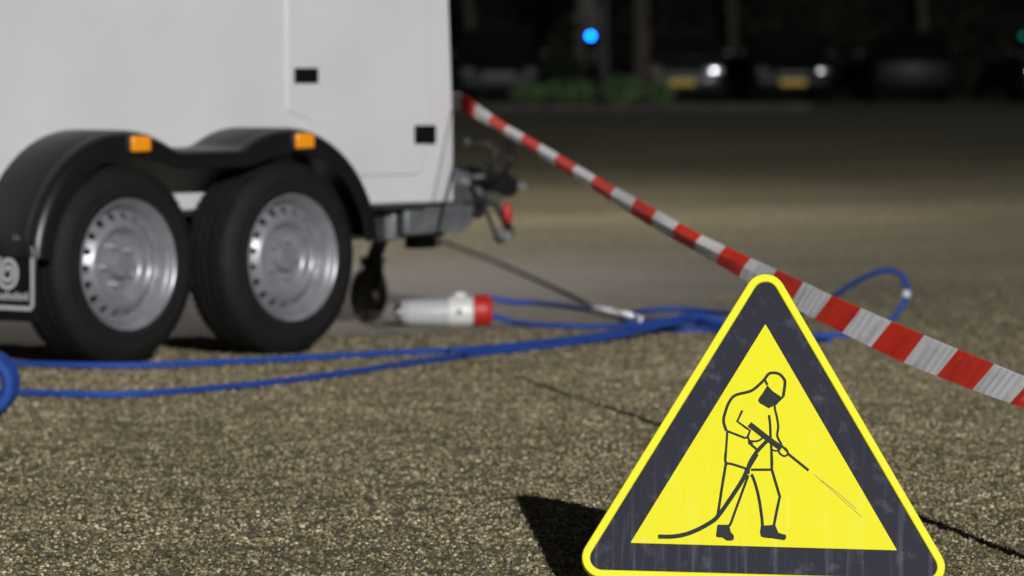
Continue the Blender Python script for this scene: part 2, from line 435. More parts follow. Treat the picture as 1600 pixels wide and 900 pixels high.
def leaf_cloud(bm, c, rad, n, size, rng, flat=False):
    for _ in range(n):
        while True:
            p = Vector((rng.uniform(-1, 1), rng.uniform(-1, 1), rng.uniform(-1, 1)))
            if flat or 0.25 < p.length < 1: break
        q = Vector((c[0] + p.x * rad[0], c[1] + p.y * rad[1], c[2] + p.z * rad[2]))
        a = Vector((rng.gauss(0, 1), rng.gauss(0, 1), rng.gauss(0, 1))).normalized()
        b = a.orthogonal().normalized()
        cc = a.cross(b)
        s = size * rng.uniform(0.6, 1.3)
        v = [bm.verts.new(q + b * s), bm.verts.new(q + cc * s * 0.55), bm.verts.new(q - b * s), bm.verts.new(q - cc * s * 0.55)]
        bm.faces.new(v)

rng = random.Random(3)
bm = NB()
for _ in range(5200):
    x, y = rng.uniform(-6, 3.9), rng.uniform(89.3, 96)
    h = rng.uniform(0.05, 0.16); a = rng.uniform(0, math.pi)
    dx, dy = 0.012 * math.cos(a), 0.012 * math.sin(a)
    lx, ly = rng.uniform(-.05, .05), rng.uniform(-.05, .05)
    bm.faces.new([bm.verts.new((x - dx, y - dy, 0.10)), bm.verts.new((x + dx, y + dy, 0.10)), bm.verts.new((x + lx, y + ly, 0.10 + h))])
tag(obj('verge_grass', bm, M['leaf'], smooth=False), 'dark grass growing on the raised verge behind the kerb', 'grass', kind='stuff')

# hedge behind the parked cars
def hedge(x0, x1, y, h, label):
    e = empty('hedge', ((x0 + x1) / 2, y, 0))
    w = x1 - x0
    for k in range(7):
        bm = NB(); add_tube(bm, [(-w / 2 + w * (k + .5) / 7, 0, 0), (-w / 2 + w * (k + .5) / 7 + .1, 0, h * 0.7)], [0.06, 0.03], 6)
        obj('stem', bm, M['bark'], e)
    bm = NB()
    add_box(bm, (0, 0.2, h / 2), (w - 0.4, 0.6, h - 0.5))
    n = int(w * 320)
    for _ in range(n):
        c = (rng.uniform(-w / 2, w / 2), rng.uniform(-0.75, 0.5), rng.uniform(0.05, h))
        leaf_cloud(bm, c, (0.05, 0.05, 0.05), 1, 0.13, rng, True)
    obj('foliage', bm, M['leaf'], e, smooth=False)
    tag(e, label, 'hedge', 'hedges behind the parked cars')
hedge(-9, 1.6, 113, 3.6, 'dark tall hedge behind the parked cars, the part left of the tree trunk')
hedge(1.9, 15.0, 113.4, 3.4, 'dark tall hedge behind the parked cars, the part right of the tree trunk')

def tree(x, y, r, h, label, seed):
    rg = random.Random(seed)
    e = empty('tree', (x, y, 0.1 if y < 98 else 0.0))
    bm = NB()
    pts = [(0, 0, -0.1), (0.01, 0, 0.25), (0.03, 0.02, 1.2), (-0.04, 0.05, 2.6), (0.05, 0.0, h * 0.6), (0.1, 0.1, h)]
    add_tube(bm, spline(pts, 4), [r * (1.45 - 0.45 * min(1, i / 3)) * (1 - 0.75 * i / 21) for i in range(21)], 12)
    t = obj('trunk', bm, M['bark'], e)
    for k in range(5):
        a = rg.uniform(0, 6.28); z = h * rg.uniform(0.45, 0.75)
        bm = NB()
        add_tube(bm, spline([(0.02, 0.03, z), (math.cos(a) * .8, math.sin(a) * .8, z + .7), (math.cos(a) * 1.8, math.sin(a) * 1.8, z + 1.9)], 4),
                 [r * .42 * (1 - i / 11) + 0.015 for i in range(9)], 7)
        obj('limb', bm, M['bark'], t)
    bm = NB()
    for k in range(16):
        c = (rg.uniform(-1.8, 1.8), rg.uniform(-1.8, 1.8), h * 0.95 + rg.uniform(-1.2, 1.6))
        leaf_cloud(bm, c, (0.9, 0.9, 0.7), 120, 0.11, rg)
    obj('crown', bm, M['leaf'], e, smooth=False)
    tag(e, label, 'tree', 'trees behind the car park')
tree(2.33, 93.0, 0.22, 6.0, 'brown tree trunk rising between the blue light and the first yellow plate', 11)
tree(4.75, 110.5, 0.15, 5.5, 'thin tree trunk behind the gap between the two cars with yellow plates', 12)
tree(-0.9, 109, 0.17, 6.0, 'dark tree trunk behind the leftmost parked car, next to the white trailer', 13)
tree(8.9, 111, 0.17, 6.2, 'dark tree trunk in the black background far right of the second yellow plate', 14)

def shrub(x, y, w, h, n, label):
    e = empty('shrub', (x, y, 0.1))
    for k in range(5):
        a = k * 1.26
        bm = NB(); add_tube(bm, [(0, 0, 0), (math.cos(a) * w * .25, math.sin(a) * w * .25, h * .7)], [0.012, 0.006], 5)
        obj('stem', bm, M['bark'], e)
    bm = NB()
    leaf_cloud(bm, (0, 0, h * 0.52), (w / 2, w * 0.4, h * 0.5), n, 0.05, rng)
    obj('foliage', bm, M['leafpale'], e, smooth=False)
    tag(e, label, 'shrub', 'low green shrubs on the verge')
shrub(0.30, 90.4, 0.75, 0.36, 420, 'leftmost low green shrub on the verge, by the leftmost parked car')
shrub(1.05, 90.6, 1.05, 0.42, 700, 'wide low green shrub on the verge directly below the blue light')
shrub(1.95, 90.2, 0.70, 0.52, 620, 'brightest green shrub on the verge, left of the brown trunk')
shrub(2.62, 90.0, 0.50, 0.40, 420, 'small round green shrub just right of the brown trunk')

# slim post and charging posts with their lights
bm = NB(); add_lathe(bm, [(0.075, 0), (0.075, 0.9), (0.06, 0.95), (0.055, 4.4), (0.0, 4.42)], 16, 'z')
add_box(bm, (0, -0.07, 0.6), (0.06, 0.02, 0.25))
o = obj('lamp_post', bm, mat('grey_post_paint', (0.06, 0.063, 0.07), 0.7)); o.location = (1.74, 96, 0.1)
tag(o, 'slender pale grey post just right of the blue light', 'post')

def charger(x, y, ztop, col, power, label):
    e = empty('charging_post', (x, y, 0.1 if y < 98 else 0))
    z0 = e.location.z; h = ztop - z0
    bm = NB(); add_box(bm, (0, 0, h / 2 - 0.04), (0.16, 0.14, h - 0.08)); obj('housing', bm, M['mattblack'], e, bevel=0.03)
    bm = NB(); add_lathe(bm, [(0.0, -0.045), (0.035, -0.04), (0.05, 0), (0.035, 0.04), (0.0, 0.045)], 16, 'z')
    o = obj('light', bm, mat('charger_light', (0.02, 0.05, 0.2), 0.3, emit=(col, power)), e); o.location = (0, 0, h)
    bm = NB(); add_box(bm, (0, -0.075, h * 0.72), (0.07, 0.02, 0.08)); obj('socket', bm, M['black'], e, bevel=0.008)
    tag(e, label, 'charging post')
charger(1.413, 92, 1.317, (0.0, 0.105, 1.0), 34, 'dark charging post topped by a bright glowing blue light')
charger(10.30, 103.2, 1.352, (0.02, 0.55, 0.42), 0.55, 'charging post with a dim teal light at the right edge')

# ------------------------------------------------------------------ parked cars
M['glass'] = mat('car_glass', (0.01, 0.012, 0.014), 0.06, coat=0.5)
M['lens'] = mat('headlight_reflector', (0.86, 0.86, 0.92), 0.16, metal=1.0)
M['dulllens'] = mat('no_glint_headlight', (0.07, 0.07, 0.075), 0.45)  # darker copy for headlights without a glint, the shade is in the colour
M['plate'] = mat('yellow_plate', (0.88, 0.58, 0.01), 0.45)
M['carrim'] = mat('alloy', (0.35, 0.35, 0.37), 0.35, metal=0.8)
def car(x, y, rz, paint, label, lamps=(0, 0), plate=True, hs=1.0):
    e = empty('parked_car', (x, y, 0), rz)
    # local: nose towards -y
    prof = [(0.02, 0.24), (-0.03, 0.42), (0.0, 0.62), (0.10, 0.74), (0.55, 0.86), (1.15, 0.95), (3.9, 0.98), (4.18, 0.86), (4.22, 0.5), (4.15, 0.26),
            (3.75, 0.22), (3.68, 0.5), (3.45, 0.62), (3.2, 0.55), (3.08, 0.22), (1.12, 0.22), (1.05, 0.5), (0.82, 0.62), (0.57, 0.55), (0.45, 0.22)]
    bm = NB()
    hw = 0.86
    sides = []
    for s in (-1, -0.82, 0.82, 1):
        k = 1.0 if abs(s) < 0.9 else 0.0
        sides.append([bm.verts.new((s * hw, yy + (0.10 if (k == 0 and yy < 0.2) else 0) - (0.08 if (k == 0 and yy > 4.1) else 0), zz)) for yy, zz in prof])
    n = len(prof)
    for A, B in zip(sides, sides[1:]):
        for i in range(n): bm.faces.new((A[i], A[(i + 1) % n], B[(i + 1) % n], B[i]))
    bm.faces.new(sides[0]); bm.faces.new(sides[-1][::-1])
    obj('body', bm, paint, e, bevel=0.03)
    bm = NB()
    low = [(1.02, 0.94), (3.98, 0.97)]; top = [(1.72, 1.43), (2.3, 1.48), (3.25, 1.45)]
    L = [[bm.verts.new((s * w, yy, zz)) for yy, zz, w in ((1.02, .93, .80), (1.72, 1.43, .60), (2.3, 1.48, .60), (3.25, 1.45, .59), (3.98, .96, .78))] for s in (-1, 1)]
    for i in range(4): bm.faces.new((L[0][i], L[0][i + 1], L[1][i + 1], L[1][i]))
    bm.faces.new(L[0]); bm.faces.new(L[1][::-1])
    bm.faces.new((L[0][0], L[1][0], L[1][4], L[0][4]))
    obj('cabin', bm, paint, e, bevel=0.04)
    bm = NB()
    bm.faces.new([bm.verts.new(p) for p in ((-0.70, 1.06, 0.985), (0.70, 1.06, 0.985), (0.56, 1.64, 1.395), (-0.56, 1.64, 1.395))])
    bmesh.ops.translate(bm, vec=(0, -0.014, 0.016), verts=bm.verts[:])
    obj('windscreen', bm, M['glass'], e, smooth=False)
    for s in (-1, 1):
        bm = NB()
        bm.faces.new([bm.verts.new(p) for p in ((s * .785, 1.25, 0.99), (s * .775, 3.7, 1.0), (s * .62, 3.2, 1.40), (s * .618, 1.82, 1.40))])
        bmesh.ops.translate(bm, vec=(s * 0.018, 0, 0.005), verts=bm.verts[:])
        obj('side_window', bm, M['glass'], e, smooth=False)
        bm = NB(); add_box(bm, (s * 0.93, 1.35, 1.02), (0.2, 0.1, 0.13)); obj('mirror', bm, paint, e, bevel=0.03)
        for yy in (0.81, 3.42):
            bm = NB()
            add_lathe(bm, [(0.0, 0.0), (0.2, 0.0), (0.21, 0.012), (0.30, 0.012), (0.315, -0.03), (0.315, -0.18), (0.0, -0.18)], 24, 'x')
            w = obj('wheel', bm, M['rubber'], e); w.location = (s * 0.84, yy, 0.315)
            w.rotation_euler = (0, 0, 0 if s > 0 else math.pi)
            bm = NB(); add_lathe(bm, [(0.0, 0.03), (0.06, 0.03), (0.19, 0.012), (0.195, 0.0)], 20, 'x'); obj('rim', bm, M['carrim'], w)
        bm = NB()                                         # headlight: shallow curved reflector behind its lens
        pr = []
        for k in range(7):
            a = k / 6 * 0.30; pr.append((0.5 * math.sin(a), -0.5 * (math.cos(a) - math.cos(0.30))))
        add_lathe(bm, pr, 24, 'y')
        bmesh.ops.scale(bm, vec=(1.05 * hs, 1, 0.62 * hs), verts=bm.verts[:])
        h = obj('headlight', bm, M['lens'] if lamps[0 if s < 0 else 1] else M['dulllens'], e); h.location = (s * 0.60, -0.025, 0.645)
        h.rotation_euler = (-0.02, 0, 0.02)
    bm = NB(); add_box(bm, (0, -0.02, 0.60), (0.66, 0.04, 0.11)); obj('grille', bm, M['black'], e, bevel=0.01)
    if plate:
        bm = NB(); add_box(bm, (0, -0.045, 0.42), (0.52, 0.012, 0.12)); obj('number_plate', bm, M['plate'], e)
    tag(e, label, 'car', 'cars parked in front of the hedge')
    return e
pk = mat('black_car_paint', (0.006, 0.006, 0.007), 0.45, spec=0.3)
pg = mat('grey_car_paint', (0.030, 0.030, 0.034), 0.4, coat=0.2)
pd = mat('dark_blue_car_paint', (0.008, 0.009, 0.013), 0.45, spec=0.3)
car(-0.25, 99.0, R(2), pd, 'leftmost dark parked car, partly hidden by the white trailer and verge', (0, 0), plate=False)
car(3.45, 104.0, R(-3), pg, 'parked car with the brighter yellow plate and the brightest white headlight', (0, 1), hs=1.4)
car(5.72, 104.3, R(3), pk, 'black parked car with the second, dimmer yellow plate, right of the brightest headlight', (0, 1))
car(8.25, 105.0, R(180), pk, 'unlit black parked car in the dark gap right of the second yellow plate', plate=False)
bpy.data.objects['parked_car.003'].location.y += 4.2
car(11.15, 104.2, R(-2), pd, 'rightmost dark parked car, cut off by the right edge of the picture', (1, 0), plate=False)

# ------------------------------------------------------------------ trailer
P0 = (-0.697, 16.26, 0.0)      # where the front near tyre's outer face meets the ground
trailer = empty('trailer', P0, R(49))
tag(trailer, 'white closed twin-axle trailer with black mudguards and silver wheels', 'trailer')
# local axes: x forward, y towards its far side, z up
YS, YC = 0.24, 0.99
def ring(z, crease, n1, n2, tip, rear=-2.3):
    half = [(rear, YS), (crease, YS), n1, n2]
    pts = half + [(tip, YC)] + [(x, 2 * YC - y) for x, y in half[::-1]]
    return [(x, y, z) for x, y in pts]
rings = [ring(0.46, 0.932, (1.056, 0.253), (1.26, 0.62), 1.34),
         ring(0.77, 1.030, (1.040, 0.243), (1.25, 0.60), 1.32),
         ring(1.15, 1.010, (1.020, 0.244), (1.20, 0.60), 1.27),
         ring(2.05, 0.960, (0.972, 0.246), (1.05, 0.60), 1.12)]
bm = NB()
V = [[bm.verts.new(p) for p in r] for r in rings]
for A, B in zip(V, V[1:]):
    n = len(A)
    for i in range(n): bm.faces.new((A[i], A[(i + 1) % n], B[(i + 1) % n], B[i]))
bm.faces.new(V[0][::-1]); bm.faces.new(V[-1])
body = obj('body', bm, M['paint'], trailer, angle=5, bevel=0.008)
bm = NB(); add_tube(bm, [(0.932, YS - 0.0005, 0.463), (1.028, YS - 0.0005, 0.77)], 0.0024, 6); obj('seam', bm, M['chassis'], body)
# hatch in the near side
hp = [(0.222, 1.80), (0.222, 0.80), (0.228, 0.778), (0.245, 0.764), (0.28, 0.757), (0.33, 0.742), (0.37, 0.70), (0.43, 0.60), (0.455, 0.565), (0.48, 0.556),
      (0.845, 0.556), (0.865, 0.562), (0.895, 0.62), (0.910, 0.68), (0.914, 0.76), (0.905, 1.15), (0.895, 1.80)]
bm = NB(); add_prism(bm, hp, YS - 0.007, YS + 0.002)
hatch = obj('hatch', bm, M['paint'], trailer, angle=30, bevel=0.004)
def latch(x, z, w, h):
    bm = NB(); add_ring_prism(bm, [(x - w / 2, z - h / 2), (x + w / 2, z - h / 2), (x + w / 2, z + h / 2), (x - w / 2, z + h / 2)],
                              [(x - w * .4, z - h * .36), (x + w * .4, z - h * .36), (x + w * .4, z + h * .36), (x - w * .4, z + h * .36)], YS - 0.017, YS - 0.006)
    add_box(bm, (x, YS - 0.0085, z), (w * .9, 0.004, h * .9))
    o = obj('latch', bm, M['mattblack'], hatch, bevel=0.002)
    bm = NB(); add_box(bm, (x - w * .06, YS - 0.0135, z), (w * .60, 0.006, h * .55)); obj('paddle', bm, M['mattblack'], hatch, bevel=0.002)
latch(0.307, 0.888, 0.105, 0.048)
latch(0.884, 0.690, 0.098, 0.060)
# lower skirt seam on the nose and a floor edge trim
bm = NB(); add_box(bm, (-0.70, YS + 0.012, 0.452), (3.2, 0.03, 0.014)); obj('edge_trim', bm, M['chassis'], trailer)
# far-side twin mudguards and near ones share one builder
def fender_profile():
    pts = []
    for a in range(172, 63, -6): pts.append((-0.733 + 0.414 * math.cos(R(a)), 0.31 + 0.414 * math.sin(R(a))))
    pts += [(-0.530, 0.672), (-0.508, 0.665), (-0.48, 0.663), (-0.253, 0.663), (-0.225, 0.665), (-0.203, 0.672)]
    for a in range(116, 4, -6): pts.append((0.414 * math.cos(R(a)), 0.31 + 0.414 * math.sin(R(a))))
    return pts
def fender_mesh():
    P = fender_profile()
    P[0:0] = [(P[0][0] - 0.004, P[0][1] - 0.02)]
    # cross-section (y, drop towards the wheel)
    cs = [(0.238, 0.0), (0.05, 0.0), (0.045, 0.004), (0.038, 0.004), (0.033, 0.0), (0.02, 0.002), (0.003, 0.010), (-0.010, 0.022), (-0.016, 0.040), (-0.016, 0.078), (-0.012, 0.081),
          (-0.008, 0.075), (0.000, 0.040), (0.012, 0.018), (0.04, 0.010), (0.238, 0.008)]
    bm = NB(); rows = []
    for i, (x, z) in enumerate(P):
        a, b = P[max(i - 1, 0)], P[min(i + 1, len(P) - 1)]
        t = Vector((b[0] - a[0], b[1] - a[1])).normalized(); nrm = Vector((-t.y, t.x))
        k = 1.0 - 0.24 * max(0.0, min(1.0, (0.25 - abs(x + 0.3665)) / 0.12))          # shallower lip on the flat between the arches
        rows.append([bm.verts.new((x - nrm.x * d * k, y, z - nrm.y * d * k)) for y, d in cs])
    m = len(cs)
    for A, B in zip(rows, rows[1:]):
        for k in range(m): bm.faces.new((A[k], A[(k + 1) % m], B[(k + 1) % m], B[k]))
    bm.faces.new(rows[0]); bm.faces.new(rows[-1][::-1])
    return bm
fender = obj('mudguard', fender_mesh(), M['fender'], trailer, angle=50)
for cx in (-0.733, 0.0):
    bm = NB(); add_box(bm, (cx + 0.03, -0.024, 0.682), (0.082, 0.016, 0.048))
    o = obj('marker_light', bm, M['amber'], fender, bevel=0.006)
    bm = NB(); add_box(bm, (cx + 0.026, -0.018, 0.682), (0.098, 0.010, 0.056)); obj('light_holder', bm, M['black'], o, bevel=0.003)
for x in (-1.10,):
    for y in (0.07, 0.16):
        bm = NB(); add_lathe(bm, [(0, -0.012), (0.008, -0.010), (0.011, 0), (0, 0.0)], 12, 'x'); o = obj('bolt', bm, M['chrome'], fender); o.location = (-1.137, y, 0.40)
far = fender.copy(); COL.objects.link(far); far.parent = trailer
far.scale = (1, -1, 1); far.location = (0, 2 * YC, 0)

# mud flap behind the rear wheel
bm = NB(); add_box(bm, (-1.128, 0.115, 0.272), (0.010, 0.245, 0.245))
flap = obj('mud_flap', bm, M['fender'], trailer, bevel=0.003)
xf = -1.1345
def flap_ribbon(name, pts, w, closed=False):
    bm = NB(); P = [Vector(p) for p in pts]; L1, L2 = [], []
    for i, p in enumerate(P):
        t = (P[min(i + 1, len(P) - 1)] - P[max(i - 1, 0)]).normalized(); n = Vector((-t.y, t.x))
        L1.append(bm.verts.new((xf, p.x + n.x * w / 2, p.y + n.y * w / 2))); L2.append(bm.verts.new((xf, p.x - n.x * w / 2, p.y - n.y * w / 2)))
    for i in range(len(P) - 1): bm.faces.new((L1[i], L1[i + 1], L2[i + 1], L2[i]))
    r = bmesh.ops.extrude_face_region(bm, geom=bm.faces[:])
    bmesh.ops.translate(bm, vec=(0.002, 0, 0), verts=[v for v in r['geom'] if isinstance(v, bmesh.types.BMVert)])
    return obj(name, bm, M['white'], flap, smooth=False)
flap_ribbon('printed_frame', [(0.012, 0.375), (0.006, 0.36), (0.006, 0.20), (0.012, 0.19), (0.218, 0.19), (0.224, 0.20), (0.224, 0.36), (0.218, 0.375)], 0.012)
sp = []
for k in range(60):
    a = k / 59 * 2 * math.pi * 2.15; r = 0.009 + 0.043 * k / 59
    sp.append((0.112 + r * math.cos(a), 0.298 + r * 1.08 * math.sin(a)))
flap_ribbon('printed_spiral', sp, 0.0125)
x = 0.026
for k, w in enumerate((0.010, 0.005, 0.012, 0.009, 0.010, 0.005, 0.010, 0.012, 0.009, 0.010, 0.005, 0.010)):
    flap_ribbon('printed_letter', [(x + w / 2, 0.214), (x + w / 2, 0.232 if k % 3 else 0.238)], w * 0.75)
    x += w + 0.0055

# wheels
def rim_mesh(nh=18):
    bm = NB()
    # flange, barrel and inner dish as turned rings; the ring of round holes is cut through the disc
    outer = [(0.196, 0.030), (0.204, 0.010), (0.205, 0.000), (0.201, -0.006), (0.195, -0.002), (0.191, 0.010), (0.183, 0.016), (0.180, 0.020), (0.178, 0.032),
             (0.173, 0.038), (0.170, 0.048), (0.166, 0.052)]
    inner = [(0.132, 0.022), (0.124, 0.016), (0.115, 0.017), (0.108, 0.026), (0.101, 0.044), (0.093, 0.052), (0.080, 0.054), (0.046, 0.050), (0.044, 0.044), (0.040, 0.026), (0.036, 0.020), (0.0, 0.018)]
    add_lathe(bm, outer, nh * 4, 'y'); add_lathe(bm, inner, nh * 4, 'y')
    def surf(r, th):
        f = (r - 0.132) / (0.166 - 0.132); y = 0.022 + 0.030 * f ** 1.15
        return (r * math.cos(th), y, r * math.sin(th))
    r0, r1, rc = 0.132, 0.166, 0.150
    for k in range(nh):
        t0 = 2 * math.pi * k / nh; dt = 2 * math.pi / nh
        sq = [(r0, i / 4) for i in range(4)] + [(r0 + (r1 - r0) * i / 4, 1.0) for i in range(4)] + [(r1, 1 - i / 4) for i in range(4)] + [(r1 - (r1 - r0) * i / 4, 0.0) for i in range(4)]
        ov = [bm.verts.new(surf(r, t0 + f * dt)) for r, f in sq]
        iv, dv = [], []
        for r, f in sq:
            a = math.atan2(r - rc, (f - 0.5) * dt * rc); hr = 0.0120
            rr = rc + hr * math.sin(a); th = t0 + 0.5 * dt + hr * math.cos(a) / rc
            p = surf(rr, th); iv.append(bm.verts.new(p)); dv.append(bm.verts.new((p[0], p[1] + 0.012, p[2])))
        for i in range(16):
            j = (i + 1) % 16
            bm.faces.new((ov[i], ov[j], iv[j], iv[i])); bm.faces.new((iv[i], iv[j], dv[j], dv[i]))
    bmesh.ops.remove_doubles(bm, verts=bm.verts[:], dist=0.0002)
    return bm
def tyre_mesh():
    bm = NB()
    prof = [(0.197, 0.020), (0.200, 0.004), (0.212, -0.006), (0.232, -0.008), (0.238, -0.0055), (0.243, -0.008), (0.262, -0.006), (0.280, 0.003), (0.294, 0.013), (0.303, 0.024), (0.307, 0.034),
            (0.3085, 0.044), (0.300, 0.046), (0.300, 0.054), (0.3095, 0.056), (0.310, 0.076), (0.301, 0.078), (0.301, 0.087), (0.310, 0.089), (0.310, 0.106), (0.301, 0.108), (0.301, 0.117), (0.310, 0.119),
            (0.3095, 0.139), (0.300, 0.141), (0.300, 0.149), (0.3085, 0.151), (0.305, 0.165), (0.294, 0.182), (0.27, 0.196), (0.23, 0.200), (0.20, 0.19), (0.19, 0.17)]
    add_lathe(bm, prof, 72, 'y')
    return bm
def block_mesh():
    bm = NB()
    for k in range(72):
        a = 2 * math.pi * k / 72
        Mr = Matrix.Rotation(a, 4, 'Y')
        add_box(bm, (0.2985, 0.030, 0), (0.010, 0.020, 0.016), Mr @ Matrix.Rotation(0, 4, 'Z'))
        add_box(bm, (0.2985, 0.166, 0), (0.010, 0.020, 0.016), Mr)
    return bm
def make_wheel():
    w = empty('wheel')
    t = obj('tyre', tyre_mesh(), M['rubber'], w, angle=40)
    tag(obj('tread_blocks', block_mesh(), M['rubber'], t, smooth=False), kind='stuff')
    r = obj('rim', rim_mesh(), M['rim'], w, angle=50)
    bm = NB(); add_lathe(bm, [(0.19, 0.15), (0.172, 0.15), (0.172, 0.10), (0.05, 0.098), (0.0, 0.098)], 40, 'y'); obj('brake_drum', bm, M['mattblack'], r)
    for k in range(5):
        a = 2 * math.pi * k / 5 + 0.3
        bm = NB(); add_lathe(bm, [(0.0, 0.030), (0.007, 0.031), (0.0105, 0.036), (0.0105, 0.056)], 6, 'y')
        o = obj('wheel_bolt', bm, M['boltsteel'], r, smooth=False); o.location = (0.062 * math.cos(a), 0, 0.062 * math.sin(a))
    return w
wheel = make_wheel(); wheel.parent = trailer; wheel.location = (0, 0, 0.31); wheel.rotation_euler = (0, R(20), 0)
w2 = copy_tree(wheel, trailer); w2.location = (-0.733, 0, 0.31); w2.rotation_euler = (0, R(47), 0)
for x in (0, -0.733):
    w3 = copy_tree(wheel, trailer); w3.location = (x, 2 * YC, 0.31); w3.rotation_euler = (0, 0, math.pi)

# running gear
for x in (0, -0.733):
    bm = NB(); add_box(bm, (x - 0.12, YC, 0.36), (0.08, 1.5, 0.08))
    add_box(bm, (x - 0.06, 0.24, 0.335), (0.16, 0.03, 0.06)); add_box(bm, (x - 0.06, 1.74, 0.335), (0.16, 0.03, 0.06))
    obj('axle', bm, M['chassis'], trailer, bevel=0.008)
for y in (0.36, 2 * YC - 0.36):
    bm = NB(); add_box(bm, (-0.55, y, 0.400), (3.3, 0.06, 0.115)); obj('chassis_rail', bm, M['chassis'], trailer, bevel=0.006)
    s = 1 if y < YC else -1
    bm = NB()
    a, b = Vector((0.80, y - 0.035 * s, 0.395)), Vector((1.86, YC - 0.05 * s, 0.44))
    d = (b - a); ang = math.atan2(d.y, d.x)
    Mx = Matrix.Translation((a + b) / 2) @ Matrix.Rotation(ang, 4, 'Z') @ Matrix.Rotation(-math.atan2(d.z, Vector((d.x, d.y)).length), 4, 'Y')
    add_box(bm, (0, 0, 0), (d.length, 0.06, 0.12), Mx); obj('drawbar_beam', bm, M['galv'], trailer, bevel=0.008)
bm = NB(); add_prism(bm, [(0.83, 0.355), (1.10, 0.360), (1.16, 0.38), (1.16, 0.447), (0.83, 0.447)], 0.262, 0.29); obj('side_member', bm, M['galv'], trailer, bevel=0.004)
bm = NB(); add_prism(bm, [(1.68, 0.37), (1.94, 0.39), (2.02, 0.46), (1.96, 0.53), (1.86, 0.555), (1.68, 0.53)], YC - 0.085, YC + 0.085)
obj('drawbar_bracket', bm, M['galv'], trailer, bevel=0.02)
bm = NB(); add_lathe(bm, [(0.030, 0)] + [(0.052 if k % 2 else 0.038, 0.012 + 0.016 * k) for k in range(10)] + [(0.030, 0.18)], 20, 'x')
o = obj('rubber_bellows', bm, M['black'], trailer); o.location = (1.97, YC, 0.505)
bm = NB(); add_prism(bm, [(2.12, 0.455), (2.30, 0.44), (2.33, 0.46), (2.33, 0.50), (2.27, 0.535), (2.12, 0.54)], YC - 0.04, YC + 0.04)
cpl = obj('coupling_head', bm, M['black'], trailer, bevel=0.015)
bm = NB(); add_tube(bm, spline([(2.20, YC, 0.53), (2.24, YC, 0.60), (2.20, YC, 0.64), (2.10, YC, 0.645)], 6), 0.011, 10); obj('coupling_handle', bm, M['chrome'], cpl)
bm = NB(); add_lathe(bm, [(0, -0.02), (0.016, -0.012), (0.02, 0), (0.016, 0.012), (0, 0.02)], 14, 'z'); o = obj('handle_knob', bm, M['chrome'], cpl); o.location = (2.09, YC, 0.648)
bm = NB(); add_tube(bm, spline([(1.98, YC - 0.11, 0.50), (2.12, YC - 0.11, 0.52), (2.20, YC - 0.11, 0.58), (2.17, YC - 0.11, 0.66)], 6), 0.012, 10); obj('brake_lever', bm, M['black'], trailer)
bm = NB(); add_box(bm, (2.27, YC - 0.03, 0.385), (0.035, 0.035, 0.075)); obj('red_grip', bm, M['redplastic'], trailer, bevel=0.015)
bm = NB(); add_tube(bm, spline([(2.10, YC - 0.09, 0.47), (2.16, YC - 0.10, 0.37), (2.22, YC - 0.09, 0.30), (2.27, YC - 0.05, 0.32), (2.27, YC - 0.03, 0.36)], 6), 0.008, 8); obj('brake_cable', bm, M['black'], trailer)
bm = NB(); add_lathe(bm, [(0, -0.04), (0.022, -0.035), (0.028, 0), (0.024, 0.05), (0, 0.055)], 16, 'y'); o = obj('electric_plug', bm, M['lime'], trailer); o.location = (2.10, YC - 0.10, 0.44)
bm = NB(); add_lathe(bm, [(0, -0.03), (0.02, -0.025), (0.024, 0.03), (0, 0.035)], 16, 'y'); o = obj('cable_end', bm, M['boltsteel'], trailer); o.location = (2.17, YC - 0.10, 0.305)
bm = NB(); add_tube(bm, spline([(1.98, YC - 0.10, 0.50), (2.05, YC - 0.12, 0.40), (2.13, YC - 0.11, 0.29), (2.18, YC - 0.10, 0.30)], 6), 0.007, 8); obj('electric_cable', bm, M['black'], trailer)
bm = NB(); add_box(bm, (1.16, 0.50, 0.315), (0.10, 0.06, 0.04)); add_box(bm, (1.16, 0.50, 0.345), (0.05, 0.05, 0.05)); obj('step_bracket', bm, M['black'], trailer, bevel=0.006)
bm = NB(); add_lathe(bm, [(0, -0.02), (0.02, -0.02), (0.02, 0.02), (0, 0.02)], 8, 'y'); o = obj('bracket_bolt', bm, M['chrome'], trailer); o.location = (1.23, 0.50, 0.315)

# brake linkage, bolts and damper round the coupling
for k, (x, z, l) in enumerate(((1.90, 0.415, 0.20), (2.02, 0.56, 0.14))):
    bm = NB(); add_tube(bm, [(x, YC - 0.095, z), (x + l, YC - 0.10, z + 0.03)], 0.012, 8); obj('linkage_rod', bm, M['chassis'], trailer)
for k, (x, z) in enumerate(((1.74, 0.42), (1.74, 0.50), (1.90, 0.50), (2.20, 0.48))):
    bm = NB(); add_lathe(bm, [(0, -0.02), (0.012, -0.018), (0.016, -0.008), (0.016, 0.004)], 6, 'y'); o = obj('hitch_bolt', bm, M['boltsteel'], trailer); o.location = (x, YC - 0.088, z)
bm = NB(); add_prism(bm, [(1.96, 0.36), (2.10, 0.37), (2.12, 0.44), (1.98, 0.46)], YC - 0.07, YC + 0.03); obj('brake_housing', bm, M['chassis'], trailer, bevel=0.012)
for o in list(trailer.children):
    n = o.name.split('.')[0]
    if n in ('rubber_bellows', 'coupling_head', 'brake_lever', 'red_grip', 'brake_cable', 'electric_plug', 'cable_end', 'electric_cable', 'linkage_rod', 'brake_housing'): o.location.x -= 0.13
    if n in ('drawbar_bracket', 'hitch_bolt'): o.location.x -= 0.05
